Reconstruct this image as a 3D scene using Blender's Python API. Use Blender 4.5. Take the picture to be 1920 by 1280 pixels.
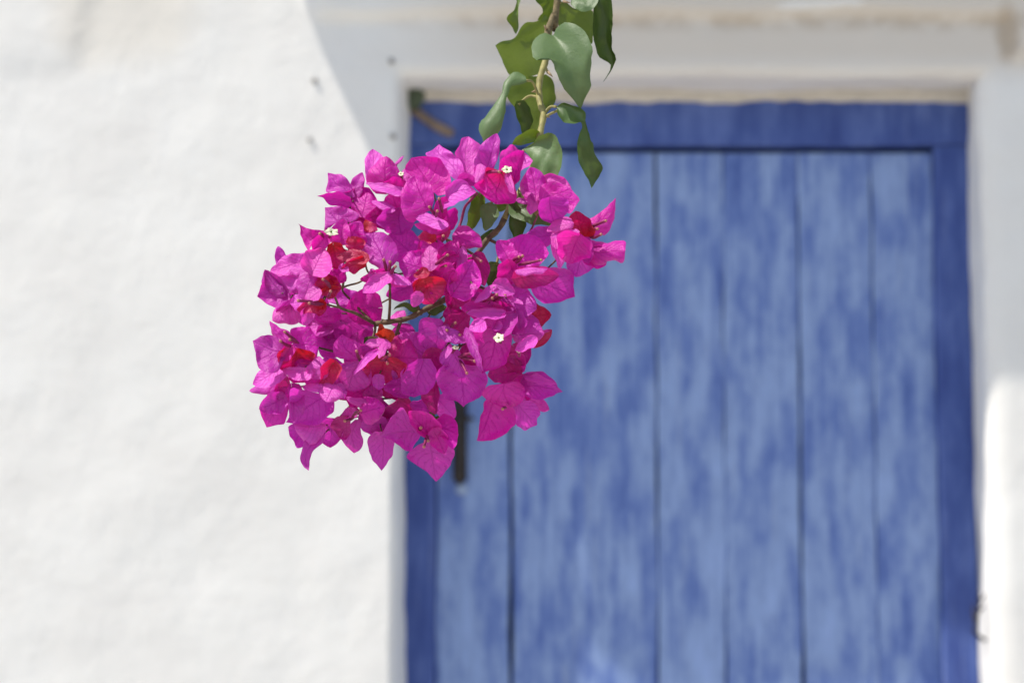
import bpy, bmesh, math, random
from mathutils import Vector, Matrix, noise

# ------------------------------------------------------------------ scene
scene = bpy.context.scene
for o in list(bpy.data.objects):
    bpy.data.objects.remove(o)
COL = scene.collection

# ------------------------------------------------------------------ camera
FOCAL = 93.0
FP = 1920 * FOCAL / 36.0            # focal length in photograph pixels
PITCH = math.radians(7.0)
CAM = Vector((0.0, -4.0, 1.25))
RIGHT = Vector((1, 0, 0))
UP = Vector((0, -math.sin(PITCH), math.cos(PITCH)))
FWD = Vector((0, math.cos(PITCH), math.sin(PITCH)))
DC = 1.70                           # camera to flower cluster, metres

cam_d = bpy.data.cameras.new('camera')
cam = bpy.data.objects.new('camera', cam_d)
COL.objects.link(cam)
cam.location = CAM
cam.rotation_euler = (math.pi / 2 + PITCH, 0, 0)
cam_d.lens = FOCAL
cam_d.sensor_width = 36.0
cam_d.clip_start = 0.05
cam_d.clip_end = 3000
cam_d.dof.use_dof = True
cam_d.dof.focus_distance = DC - 0.022
cam_d.dof.aperture_fstop = 9.5
scene.camera = cam

# ------------------------------------------------------------------ light
SUN = Vector((-2.30, -1.0, 3.75)).normalized()      # towards the sun
elev = math.asin(SUN.z)
azim = math.atan2(SUN.x, SUN.y)
world = bpy.data.worlds.new('World')
scene.world = world
world.use_nodes = True
wn = world.node_tree.nodes
sky = wn.new('ShaderNodeTexSky')
sky.sky_type = 'NISHITA'
sky.sun_disc = False
sky.sun_elevation = elev
sky.sun_rotation = azim
sky.air_density = 1.0
sky.dust_density = 1.0
bg = wn['Background']
bg.inputs['Strength'].default_value = 0.13
world.node_tree.links.new(sky.outputs[0], bg.inputs[0])

sun_d = bpy.data.lights.new('sun', 'SUN')
sun_d.energy = 3.8
sun_d.angle = math.radians(0.53)
sun_d.color = (1.0, 0.945, 0.865)
sun = bpy.data.objects.new('sun', sun_d)
COL.objects.link(sun)
sun.location = (-3, -3, 7)
sun.rotation_euler = SUN.to_track_quat('Z', 'Y').to_euler()

vs = scene.view_settings
vs.view_transform = 'Standard'
vs.look = 'None'
vs.exposure = 0.37
vs.gamma = 1.0
vs.use_curve_mapping = False

# ------------------------------------------------------------------ helpers
def W(px, py, y=0.0):
    """point on the vertical plane at depth y seen at a photograph pixel"""
    d = RIGHT * ((px - 960) / FP) + UP * (-(py - 640) / FP) + FWD
    t = (y - CAM.y) / d.y
    return CAM + d * t

def C2W(X, Y, D):
    return CAM + RIGHT * X + UP * Y + FWD * D

def tag(o, label=None, cat=None, group=None, kind=None):
    if label: o['label'] = label
    if cat: o['category'] = cat
    if group: o['group'] = group
    if kind: o['kind'] = kind
    return o

def empty(name, loc):
    o = bpy.data.objects.new(name, None)
    o.empty_display_size = 0.05
    o.location = loc
    COL.objects.link(o)
    return o

def mesh_obj(name, verts, faces, mat, parent=None, smooth=True, uvs=None):
    me = bpy.data.meshes.new(name)
    if parent is not None:
        off = parent_world(parent)
        verts = [(v[0] - off.x, v[1] - off.y, v[2] - off.z) for v in verts]
    me.from_pydata([tuple(v) for v in verts], [], faces)
    if uvs is not None:
        ul = me.uv_layers.new(name='UVMap')
        for lp in me.loops:
            ul.data[lp.index].uv = uvs[lp.vertex_index]
    if smooth:
        me.polygons.foreach_set('use_smooth', [True] * len(me.polygons))
    me.materials.append(mat)
    me.update()
    o = bpy.data.objects.new(name, me)
    COL.objects.link(o)
    if parent is not None:
        o.parent = parent
    return o

def parent_world(p):
    v = Vector((0, 0, 0))
    while p is not None:
        v = v + Vector(p.location)
        p = p.parent
    return v

def bm_obj(name, bm, mat, parent=None, smooth=False):
    me = bpy.data.meshes.new(name)
    if parent is not None:
        bmesh.ops.translate(bm, verts=bm.verts[:], vec=-parent_world(parent))
    bm.to_mesh(me)
    bm.free()
    if smooth:
        me.polygons.foreach_set('use_smooth', [True] * len(me.polygons))
    me.materials.append(mat)
    o = bpy.data.objects.new(name, me)
    COL.objects.link(o)
    if parent is not None:
        o.parent = parent
    return o

def add_box(bm, lo, hi, bevel=0.0, seg=2):
    r = bmesh.ops.create_cube(bm, size=1.0)
    lo = Vector(lo); hi = Vector(hi)
    c = (lo + hi) / 2; s = hi - lo
    for v in r['verts']:
        v.co = Vector((v.co.x * s.x, v.co.y * s.y, v.co.z * s.z)) + c
    if bevel > 0:
        es = list({e for v in r['verts'] for e in v.link_edges})
        bmesh.ops.bevel(bm, geom=es, offset=bevel, segments=seg, affect='EDGES', profile=0.5)

def tube_data(pts, rads, seg=7, cap=True):
    """verts, faces of a round tube along world points"""
    V = []; F = []
    n = len(pts)
    pts = [Vector(p) for p in pts]
    ref = Vector((0.3, 0.9, 0.2)).normalized()
    for i, p in enumerate(pts):
        a = pts[max(i - 1, 0)]; b = pts[min(i + 1, n - 1)]
        t = (b - a)
        t = t.normalized() if t.length > 1e-9 else Vector((0, 0, 1))
        s = t.cross(ref)
        if s.length < 1e-4: s = t.cross(Vector((1, 0, 0)))
        s.normalize()
        q = s.cross(t)
        for k in range(seg):
            an = 2 * math.pi * k / seg
            V.append(p + (s * math.cos(an) + q * math.sin(an)) * rads[i])
    for i in range(n - 1):
        for k in range(seg):
            k2 = (k + 1) % seg
            F.append((i * seg + k, i * seg + k2, (i + 1) * seg + k2, (i + 1) * seg + k))
    if cap:
        F.append(tuple(range(seg - 1, -1, -1)))
        F.append(tuple((n - 1) * seg + k for k in range(seg)))
    return V, F

def join_data(parts):
    V = []; F = []
    for v, f in parts:
        o = len(V)
        V += list(v)
        F += [tuple(i + o for i in t) for t in f]
    return V, F

def smooth_path(pts, n=6):
    """Catmull-Rom through points"""
    P = [Vector(p) for p in pts]
    if len(P) < 3: return P
    P = [P[0] * 2 - P[1]] + P + [P[-1] * 2 - P[-2]]
    out = []
    for i in range(1, len(P) - 2):
        for k in range(n):
            t = k / n
            a, b, c, d = P[i - 1], P[i], P[i + 1], P[i + 2]
            out.append(0.5 * ((2 * b) + (c - a) * t + (2 * a - 5 * b + 4 * c - d) * t * t
                              + (3 * b - a - 3 * c + d) * t ** 3))
    out.append(P[-2])
    return out

def sstep(a, b, x):
    t = max(0.0, min(1.0, (x - a) / (b - a)))
    return t * t * (3 - 2 * t)

# ------------------------------------------------------------------ materials
class NT:
    def __init__(s, name):
        s.m = bpy.data.materials.new(name)
        s.m.use_nodes = True
        s.t = s.m.node_tree
        s.n = s.t.nodes
        s.out = s.n['Material Output']
        s.p = s.n['Principled BSDF']
    def add(s, typ, **kw):
        n = s.n.new(typ)
        for k, v in kw.items(): setattr(n, k, v)
        return n
    def link(s, a, b): s.t.links.new(a, b)
    def ramp(s, fac, stops, interp='LINEAR'):
        r = s.add('ShaderNodeValToRGB')
        r.color_ramp.interpolation = interp
        el = r.color_ramp.elements
        while len(el) > 1: el.remove(el[0])
        el[0].position = stops[0][0]; el[0].color = (*stops[0][1], 1)
        for p, c in stops[1:]:
            e = el.new(p); e.color = (*c, 1)
        s.link(fac, r.inputs[0])
        return r.outputs[0]
    def noise(s, vec, scale, detail=4, rough=0.55, mapscale=None, off=(0, 0, 0)):
        if mapscale or off != (0, 0, 0):
            mp = s.add('ShaderNodeMapping')
            mp.inputs['Scale'].default_value = mapscale or (1, 1, 1)
            mp.inputs['Location'].default_value = off
            s.link(vec, mp.inputs[0]); vec = mp.outputs[0]
        n = s.add('ShaderNodeTexNoise')
        n.inputs['Scale'].default_value = scale
        n.inputs['Detail'].default_value = detail
        n.inputs['Roughness'].default_value = rough
        s.link(vec, n.inputs['Vector'])
        return n.outputs[0]
    def mix(s, fac, a, b, typ='MIX'):
        n = s.add('ShaderNodeMix', data_type='RGBA', blend_type=typ)
        for sock, val in ((n.inputs['Factor'], fac), (n.inputs[6], a), (n.inputs[7], b)):
            if hasattr(val, 'links') or hasattr(val, 'is_linked'): s.link(val, sock)
            elif isinstance(val, (tuple, list)): sock.default_value = (*val[:3], 1)
            else: sock.default_value = val
        return n.outputs[2]
    def math(s, op, a, b=None, c=None, clamp=False):
        n = s.add('ShaderNodeMath', operation=op, use_clamp=clamp)
        for i, v in enumerate((a, b, c)):
            if v is None: continue
            if hasattr(v, 'is_linked'): s.link(v, n.inputs[i])
            else: n.inputs[i].default_value = v
        return n.outputs[0]
    def mrange(s, v, a, b, c=0.0, d=1.0):
        n = s.add('ShaderNodeMapRange', interpolation_type='SMOOTHSTEP')
        s.link(v, n.inputs[0])
        for i, x in enumerate((a, b, c, d)): n.inputs[i + 1].default_value = x
        return n.outputs[0]
    def bump(s, h, strength=0.3, dist=0.002):
        b = s.add('ShaderNodeBump')
        b.inputs['Strength'].default_value = strength
        b.inputs['Distance'].default_value = dist
        s.link(h, b.inputs['Height'])
        return b.outputs[0]

def mat_simple(name, col, rough=0.6, spec=0.3, var=0.15, scale=30, metal=0.0, bump=0.0):
    t = NT(name)
    pos = t.add('ShaderNodeNewGeometry').outputs['Position']
    nz = t.noise(pos, scale, 5)
    lo = tuple(c * (1 - var) for c in col); hi = tuple(min(1, c * (1 + var)) for c in col)
    t.link(t.ramp(nz, [(0.3, lo), (0.7, hi)]), t.p.inputs['Base Color'])
    t.p.inputs['Roughness'].default_value = rough
    t.p.inputs['Specular IOR Level'].default_value = spec
    t.p.inputs['Metallic'].default_value = metal
    if bump: t.link(t.bump(nz, bump, 0.002), t.p.inputs['Normal'])
    return t.m

def mat_plaster():
    t = NT('whitewash')
    g = t.add('ShaderNodeNewGeometry')
    pos = g.outputs['Position']
    sx = t.add('ShaderNodeSeparateXYZ'); t.link(pos, sx.inputs[0])
    x, z = sx.outputs[0], sx.outputs[2]
    n1 = t.noise(pos, 5.0, 6, 0.6)
    n2 = t.noise(pos, 28.0, 6, 0.65)
    col = t.ramp(n1, [(0.25, (0.775, 0.750, 0.705)), (0.5, (0.82, 0.80, 0.752)), (0.75, (0.85, 0.835, 0.79))])
    col = t.mix(t.math('MULTIPLY', t.mrange(n2, 0.52, 0.75), 0.16), col, (0.68, 0.64, 0.57))
    # weathered, unpainted lime on the band above the door
    zl = W(1200, 150).z
    band = t.mrange(z, zl - 0.02, zl + 0.05)
    xl = W(640, 60).x
    band = t.math('MULTIPLY', band, t.mrange(x, xl, xl + 0.30))
    n3 = t.noise(pos, 6.0, 6, 0.6, mapscale=(0.7, 1, 3.0), off=(3, 1, 5))
    patch = t.mrange(n3, 0.62, 0.66, 1.0, 0.25)
    col = t.mix(t.math('MULTIPLY', t.math('MULTIPLY', band, patch), 0.85), col, (0.67, 0.60, 0.51))
    # rust brown run at the right end of the band and under its drip edge
    p = W(1888, 62)
    rx = t.math('SUBTRACT', x, p.x); rz = t.math('SUBTRACT', z, p.z)
    r2 = t.math('ADD', t.math('POWER', t.math('MULTIPLY', rx, 55.0), 2.0), t.math('POWER', t.math('MULTIPLY', rz, 22.0), 2.0))
    n4 = t.noise(pos, 22.0, 5, 0.6)
    rust = t.mrange(t.math('ADD', r2, t.math('MULTIPLY', t.math('SUBTRACT', n4, 0.5), 2.2)), -0.4, 1.9, 0.75, 0.0)
    col = t.mix(rust, col, (0.40, 0.31, 0.215))
    zd = W(1200, 42).z
    drip = t.mrange(t.math('ABSOLUTE', t.math('SUBTRACT', z, zd)), 0.0, 0.022, 0.55, 0.0)
    drip = t.math('MULTIPLY', drip, t.math('MULTIPLY', band, t.mrange(n4, 0.35, 0.6)))
    col = t.mix(drip, col, (0.46, 0.37, 0.27))
    # yellowish old patch high on the left
    p = W(235, 35)
    rx = t.math('SUBTRACT', x, p.x); rz = t.math('SUBTRACT', z, p.z)
    r2 = t.math('ADD', t.math('POWER', t.math('MULTIPLY', rx, 9.0), 2.0), t.math('POWER', t.math('MULTIPLY', rz, 12.0), 2.0))
    ye = t.mrange(t.math('ADD', r2, t.math('MULTIPLY', t.math('SUBTRACT', n1, 0.5), 2.0)), 0.0, 1.8, 0.38, 0.0)
    col = t.mix(ye, col, (0.72, 0.65, 0.53))
    t.link(col, t.p.inputs['Base Color'])
    t.p.inputs['Roughness'].default_value = 0.9
    t.p.inputs['Specular IOR Level'].default_value = 0.15
    h = t.math('ADD', t.math('MULTIPLY', t.noise(pos, 60, 6, 0.6), 0.5), t.noise(pos, 17, 4, 0.5))
    t.link(t.bump(h, 0.35, 0.006), t.p.inputs['Normal'])
    return t.m

def mat_door(name, lo, mid, hi, off, bias=0.0):
    t = NT(name)
    pos = t.add('ShaderNodeNewGeometry').outputs['Position']
    oi = t.add('ShaderNodeObjectInfo')
    vm = t.add('ShaderNodeVectorMath', operation='ADD')
    cx = t.add('ShaderNodeCombineXYZ')
    t.link(t.math('MULTIPLY', oi.outputs['Random'], 7.0), cx.inputs[0])
    t.link(t.math('MULTIPLY', oi.outputs['Random'], 11.0), cx.inputs[2])
    t.link(pos, vm.inputs[0]); t.link(cx.outputs[0], vm.inputs[1])
    v = vm.outputs[0]
    a = t.noise(v, 1.0, 6, 0.62, mapscale=(30, 30, 9.0), off=off)
    b = t.noise(v, 1.0, 5, 0.6, mapscale=(130, 130, 4.0), off=off)
    c = t.noise(v, 1.0, 4, 0.6, mapscale=(12, 12, 4.5), off=off)
    f = t.math('ADD', t.math('ADD', t.math('MULTIPLY', a, 0.55), t.math('MULTIPLY', b, 0.22)), t.math('MULTIPLY', c, 0.23 ))
    if bias: f = t.math('ADD', f, bias)
    col = t.ramp(f, [(0.36, lo), (0.455, mid), (0.53, hi), (0.66, tuple(min(1, q * 1.22 + 0.02) for q in hi))])
    col = t.mix(t.math('MULTIPLY', t.mrange(b, 0.60, 0.72), 0.35), col, (0.20, 0.23, 0.33))
    t.link(col, t.p.inputs['Base Color'])
    t.p.inputs['Roughness'].default_value = 0.62
    t.p.inputs['Specular IOR Level'].default_value = 0.35
    t.link(t.bump(t.math('ADD', b, a), 0.5, 0.0025), t.p.inputs['Normal'])
    return t.m

def mat_petal(name, leaf=False):
    """thin two-sided tissue: object colour is the tone, object alpha its warm base tint"""
    t = NT(name)
    t.n.remove(t.p)
    uv = t.add('ShaderNodeUVMap').outputs[0]
    s = t.add('ShaderNodeSeparateXYZ'); t.link(uv, s.inputs[0])
    u, v = s.outputs[0], s.outputs[1]
    av = t.math('ABSOLUTE', t.math('MULTIPLY', t.math('SUBTRACT', v, 0.5), 2.0))
    oi = t.add('ShaderNodeObjectInfo')
    pos = t.add('ShaderNodeTexCoord').outputs['Object']
    n = t.noise(pos, 240 if not leaf else 140, 5, 0.6)
    fine = t.noise(pos, 1500, 3, 0.6)
    # veins: midrib and side veins running out to the edge
    mid = t.mrange(av, 0.0, 0.05, 1.0, 0.0)
    ph = t.math('SUBTRACT', t.math('MULTIPLY', u, 7.0), t.math('MULTIPLY', av, 2.6))
    ph = t.math('ADD', ph, t.math('MULTIPLY', n, 1.2))
    fr = t.math('ABSOLUTE', t.math('SUBTRACT', t.math('FRACT', ph), 0.5))
    side = t.mrange(fr, 0.0, 0.10, 0.6, 0.0)
    vein = t.math('MAXIMUM', mid, side)
    base = oi.outputs['Color']
    if not leaf:
        redf = t.math('MULTIPLY', oi.outputs['Alpha'], t.mrange(u, 0.05, 0.62, 1.0, 0.0))
        base = t.mix(redf, base, (0.58, 0.005, 0.026))
    base = t.mix(t.mrange(n, 0.3, 0.75, 0.0, 0.32), base, t.mix(1.0, base, (0.80, 0.60, 0.92) if not leaf else (0.7, 0.75, 0.7), 'MULTIPLY'))
    dcol = t.mix(t.math('MULTIPLY', vein, 0.30 if not leaf else 0.10), base, t.mix(1.0, base, (0.62, 0.35, 0.62), 'MULTIPLY') if not leaf else (0.16, 0.22, 0.08))
    bs = t.add('ShaderNodeBsdfPrincipled')
    t.link(dcol, bs.inputs['Base Color'])
    h = t.math('SUBTRACT', t.math('ADD', t.math('MULTIPLY', n, 1.0), t.math('MULTIPLY', fine, 0.25)), t.math('MULTIPLY', vein, 0.45 if not leaf else 0.10))
    nm = t.bump(h, 0.7 if not leaf else 0.3, 0.0016)
    t.link(nm, bs.inputs['Normal'])
    tr = t.add('ShaderNodeBsdfTranslucent')
    t.link(nm, tr.inputs['Normal'])
    mx = t.add('ShaderNodeMixShader')
    if leaf:
        bs.inputs['Roughness'].default_value = 0.46
        bs.inputs['Specular IOR Level'].default_value = 0.55
        t.link(t.mix(1.0, dcol, (1.7, 1.5, 0.35), 'MULTIPLY'), tr.inputs['Color'])
        mx.inputs[0].default_value = 0.26
    else:
        bs.inputs['Roughness'].default_value = 0.44
        bs.inputs['Specular IOR Level'].default_value = 0.62
        bs.inputs['Sheen Weight'].default_value = 0.12
        bs.inputs['Sheen Roughness'].default_value = 0.4
        t.link(t.mix(1.0, dcol, (1.30, 0.70, 0.95), 'MULTIPLY'), tr.inputs['Color'])
        mx.inputs[0].default_value = 0.40
    t.link(bs.outputs[0], mx.inputs[1])
    t.link(tr.outputs[0], mx.inputs[2])
    t.link(mx.outputs[0], t.out.inputs[0])
    return t.m

M = {}
M['plaster'] = mat_plaster()
M['slab'] = mat_simple('whitewashed_slab', (0.74, 0.72, 0.68), 0.9, 0.15, 0.08, 9)
M['plank'] = mat_door('weathered_blue_plank', (0.066, 0.118, 0.36), (0.135, 0.210, 0.48), (0.242, 0.335, 0.575), (0, 0, 0))
M['frame'] = mat_door('blue_door_frame', (0.036, 0.066, 0.25), (0.055, 0.096, 0.31), (0.085, 0.135, 0.37), (5, 2, 9), -0.02)
M['inside'] = mat_simple('dark_interior', (0.05, 0.05, 0.055), 0.9, 0.1)
M['iron'] = mat_simple('rusted_iron', (0.050, 0.040, 0.034), 0.65, 0.4, 0.4, 60, 0.4, 0.4)
M['nail'] = mat_simple('limewashed_nail', (0.36, 0.34, 0.32), 0.8, 0.2, 0.3, 90)
M['wood'] = mat_simple('bare_grey_wood', (0.25, 0.185, 0.14), 0.8, 0.2, 0.25, 40, 0, 0.3)
M['moss'] = mat_simple('dry_moss', (0.10, 0.125, 0.085), 0.95, 0.1, 0.4, 80, 0, 0.5)
M['ground'] = mat_simple('pale_courtyard_stone', (0.50, 0.47, 0.42), 0.9, 0.2, 0.12, 2.5)
M['bract'] = mat_petal('bract_tissue')
M['leaf'] = mat_petal('leaf_tissue', True)
M['bark'] = mat_simple('vine_bark', (0.17, 0.13, 0.065), 0.7, 0.3, 0.4, 260, 0, 0.5)
M['young'] = mat_simple('young_green_stem', (0.27, 0.24, 0.085), 0.6, 0.35, 0.3, 220)
M['twig'] = mat_simple('flower_stalk', (0.13, 0.095, 0.05), 0.65, 0.3, 0.4, 300)
M['tube'] = mat_simple('floret_tube', (0.22, 0.015, 0.08), 0.5, 0.4, 0.4, 400)
M['tubeend'] = mat_simple('floret_mouth', (0.42, 0.15, 0.12), 0.5, 0.4, 0.2, 400)
M['leaf_dark'] = mat_simple('green_throat', (0.10, 0.13, 0.03), 0.7, 0.2)
M['thorn'] = mat_simple('tan_thorn', (0.36, 0.25, 0.15), 0.6, 0.3)
M['cream'] = mat_simple('cream_blossom', (0.80, 0.78, 0.52), 0.6, 0.3, 0.08, 400)

# ------------------------------------------------------------------ ground
g = mesh_obj('ground', [(-400, -400, 0), (400, -400, 0), (400, 400, 0), (-400, 400, 0)], [(0, 1, 2, 3)], M['ground'], smooth=False)
tag(g, kind='structure')

# ------------------------------------------------------------------ house wall with the door opening
XL = W(757, 640).x
XR = W(1848, 640).x
ZT = W(1300, 143).z
RECESS = 0.125
ledge_z = W(1200, 34).z
rx0 = W(1893, 60).x
rz0 = W(1893, 118).z

house = empty('house_wall', (0.4, 0.0, 0.0))
tag(house, 'rough whitewashed house wall around the blue door, sunlit and partly shaded', 'wall')

def relief(x, z):
    """how far the lime render stands proud of the wall plane, in metres"""
    h = 0.0026 * noise.noise(Vector((x * 4.2, 1.3, z * 4.2)))
    h += 0.0013 * noise.noise(Vector((x * 11, 7.1, z * 11)))
    h += 0.0007 * noise.noise(Vector((x * 30, 2.7, z * 30)))
    # thicker old coat, upper left, ending in a broken edge
    e = W(165, 60)
    wob = 0.02 * noise.noise(Vector((x * 14, 3.0, z * 14)))
    h += 0.0035 * sstep(0.0, 0.022, e.x + 0.25 * (z - e.z) - x + wob) * sstep(-0.07, -0.03, z - e.z + wob)
    # drip ledge over the lintel, and the prouder wall to its right
    wob = 0.006 * noise.noise(Vector((x * 6, 5.0, z * 6)))
    led = sstep(-0.004, 0.014, z - ledge_z + wob) * sstep(W(560, 30).x, W(620, 30).x, x)
    rgt = sstep(-0.004, 0.012, x - rx0 + wob) * sstep(-0.004, 0.02, z - rz0 + wob)
    h += 0.016 * max(led, rgt)
    return h

ds = []
d = 0.0
ds = [i * 0.007 for i in range(1, 23)]
while ds[-1] < 0.80: ds.append(ds[-1] + 0.012)
while ds[-1] < 1.4: ds.append(ds[-1] + 0.1)
NZ, NX = 190, 110
cols = []
for i in range(NZ): cols.append(('L', i / NZ))
for i in range(NX + 1): cols.append(('T', i / NX))
for i in range(NZ - 1, -1, -1): cols.append(('R', i / NZ))

R = 0.020           # rounding of the jamb edge
def contour(kind, t, dd):
    if kind == 'L':
        x, z = XL - dd, t * (ZT + dd)
    elif kind == 'R':
        x, z = XR + dd, t * (ZT + dd)
    else:
        x, z = (XL - dd) + t * (XR - XL + 2 * dd), ZT + dd
    return x, z
rows = []
# from the far wall towards the edge, round it and go in along the reveal
for dd in reversed(ds):
    if dd > R: rows.append((dd, 0.0))
for k in range(0, 7):
    a = k / 6 * math.pi / 2
    rows.append((R * (1 - math.sin(a)), R * (1 - math.cos(a))))
for q in (0.03, 0.045, 0.06, 0.075, 0.09, 0.105, 0.125, 0.15, 0.17):
    rows.append((-0.02 * q, q))
V = []; F = []
for kind, t in cols:
    for dd, dep in rows:
        x, z = contour(kind, t, dd + (0.9 * max(0.0, min(dd, R)) if kind == 'R' else 0.0))
        h = relief(x, z)
        edge = 1 - sstep(0.0, 0.03, dd)
        w1 = 0.004 * noise.noise(Vector((x * 5 + dep * 9, dep * 14, z * 7))) + 0.0022 * noise.noise(Vector((x * 22, dep * 30, z * 22)))
        flare = 0.012 * (1 - sstep(0.0, RECESS, dep)) if dep > R else 0.012
        if kind == 'L':
            lean = -0.006 * (1 - z / ZT) * edge
            x += edge * w1 + lean - edge * flare * 0.6
        elif kind == 'R': x += edge * w1 + 0.005 * edge * (1 - z / ZT)
        else: z += edge * w1
        V.append((x, dep - h * sstep(0.03, 0.0, dep) if dep < 0.03 else dep, z))
nr = len(rows)
for c in range(len(cols) - 1):
    for r in range(nr - 1):
        F.append((c * nr + r, c * nr + r + 1, (c + 1) * nr + r + 1, (c + 1) * nr + r))
mesh_obj('plaster_face', V, F, M['plaster'], house)

# the body of the house behind the render: sides, back and roof
x0, x1 = XL - ds[-1], XR + ds[-1]
zt = ZT + ds[-1]
bm = bmesh.new()
T_ = 0.02
add_box(bm, (x0, 0.012, 0), (x0 + 0.3, 3.0, zt - 0.002))
add_box(bm, (x1 - 0.3, 0.012, 0), (x1, 3.0, zt - 0.002))
add_box(bm, (x0 + 0.3, 2.7, 0), (x1 - 0.3, 3.0, zt - 0.002))
add_box(bm, (x0 - 0.05, -0.06, zt), (x1 + 0.05, 3.05, zt + 0.18), 0.02)
bm_obj('house_body', bm, M['slab'], house)

# unseen shallow slab added over the door, outlined to cast its shade
HC = 2.745
KX, KZ = SUN.x / SUN.y, SUN.z / -SUN.y          # shadow drift per metre of projection: right, down
def caster(p):
    """plan point of the slab edge whose shadow falls on wall point p"""
    D = (HC - p.z) / KZ
    return p.x - KX * D, D
EDGE = [caster(W(*q)) for q in ((556, -80), (572, 0), (603, 95), (640, 172), (690, 280), (732, 395), (746, 480), (748, 600), (748, 712))]
DP = (HC - W(1300, 712).z) / KZ
def front(x):
    dy = 0.0035 * noise.noise(Vector((x * 7, 0.4, 0))) + 0.002 * noise.noise(Vector((x * 21, 2.4, 0)))
    for (px, py, y, wd, am) in ((1142, 1238, YP, 0.034, 0.023), (1795, 1255, YF, 0.035, 0.013)):  # notches shaped into the added slab to let two sun spots through
        q = W(px, py, y)
        dy += am * math.exp(-((x - (q.x - KX * (DP + y))) / wd) ** 2)
    return -DP + dy
YF, YP = 0.110, 0.124
cx1 = XR + 0.75
edge_pts = [(EDGE[0][0], -0.05)] + EDGE
cl1 = EDGE[-1][0]
V = []; F = []
n = 140
for zz in (HC, HC + 0.075):                       # rows run from the left edge to the right end, then the uneven front
    for (x, D) in edge_pts[:-1]:
        V += [(x + (cx1 - x) * i / n, -D, zz) for i in range(n + 1)]
    V += [(cl1 + (cx1 - cl1) * i / n, front(cl1 + (cx1 - cl1) * i / n), zz) for i in range(n + 1)]
nrw = len(edge_pts); st = n + 1; half = nrw * st
for r in range(nrw - 1):
    for i in range(n):
        q = (r * st + i, r * st + i + 1, (r + 1) * st + i + 1, (r + 1) * st + i)
        F.append(q); F.append(tuple(half + k for k in reversed(q)))
rim = [i for i in range(st)] + [r * st + n for r in range(1, nrw)] + [(nrw - 1) * st + i for i in range(n - 1, -1, -1)] + [r * st for r in range(nrw - 2, 0, -1)]
for k in range(len(rim)):
    a_, b_ = rim[k], rim[(k + 1) % len(rim)]
    F.append((a_, half + a_, half + b_, b_))
mesh_obj('shade_slab', V, F, M['slab'], house, smooth=False)

# nail heads and plugs left in the plaster
for (px, py, r) in ((737, 256, 0.005), (734, 116, 0.005), (581, 262, 0.004), (590, 152, 0.0045)):
    p = W(px, py, 0)
    h = relief(p.x, p.z)
    v, f = tube_data([(p.x, -h + 0.01, p.z), (p.x, -h - 0.003, p.z), (p.x + 0.001, -h - 0.005, p.z)], [r, r, r * 0.6], 9)
    mesh_obj('nail', v, f, M['nail'], house)

# ------------------------------------------------------------------ the door
YF = 0.110
YP = 0.124
door = empty('wooden_door', (W(1290, 640, YF).x, YF, 0))
tag(door, 'weathered blue wooden plank door with blue frame set in the white wall', 'door')
fx0, fx1 = W(755, 640, YF).x, W(1824, 640, YF).x
il, ir = W(818, 640, YF).x, W(1757, 640, YF).x
ft, fb = W(1300, 178, YF).z, W(1300, 273, YF).z

def wobbly_bar(name, lo, hi, mat, parent, amp=0.0012, nseg=26, axis='z', seed=0, bevel=0.004, tops=0.0):
    """a board with softened arrises and slightly uneven edges"""
    prof = []
    (xa, ya, za), (xb, yb, zb) = lo, hi
    V = []; F = []
    b = bevel
    if axis == 'z':
        a0, a1, c0, c1 = xa, xb, za, zb
    else:
        a0, a1, c0, c1 = za, zb, xa, xb
    ring = [(a0, yb), (a0, ya + b), (a0 + b * 0.3, ya + b * 0.3), (a0 + b, ya), ((a0 + a1) / 2, ya),
            (a1 - b, ya), (a1 - b * 0.3, ya + b * 0.3), (a1, ya + b), (a1, yb)]
    k = len(ring)
    for i in range(nseg + 1):
        c = c0 + (c1 - c0) * i / nseg
        for (a, y) in ring:
            w = amp * noise.noise(Vector((c * 9, a * 3 + seed, 1.7))) + 0.5 * amp * noise.noise(Vector((c * 31, a * 5 + seed, 4.7)))
            yy = y + (0.6 * amp * noise.noise(Vector((c * 6, a * 20 + seed, 9))) if y < yb else 0)
            if tops and abs(a - a1) < b * 1.01:
                w += tops * noise.noise(Vector((c * 16, seed, 0.3)))
            if axis == 'z': V.append((a + w, yy, c))
            else: V.append((c, yy, a + w))
    for i in range(nseg):
        for j in range(k):
            j2 = (j + 1) % k
            F.append((i * k + j, i * k + j2, (i + 1) * k + j2, (i + 1) * k + j))
    F.append(tuple(range(k - 1, -1, -1)))
    F.append(tuple(nseg * k + j for j in range(k)))
    o = mesh_obj(name, V, F, mat, parent, smooth=False)
    b_ = bmesh.new(); b_.from_mesh(o.data)
    bmesh.ops.recalc_face_normals(b_, faces=b_.faces[:])
    b_.to_mesh(o.data); b_.free()
    return o

wobbly_bar('frame_post', (fx0, YF, 0), (il, 0.20, fb - 0.001), M['frame'], door, 0.002, 60, 'z', 1)
wobbly_bar('frame_post', (ir, YF, 0), (fx1, 0.20, fb - 0.001), M['frame'], door, 0.002, 60, 'z', 2)
wobbly_bar('frame_head', (fx0, YF - 0.003, fb), (fx1, 0.20, ft), M['frame'], door, 0.0015, 60, 'x', 3, tops=0.006)
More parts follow.
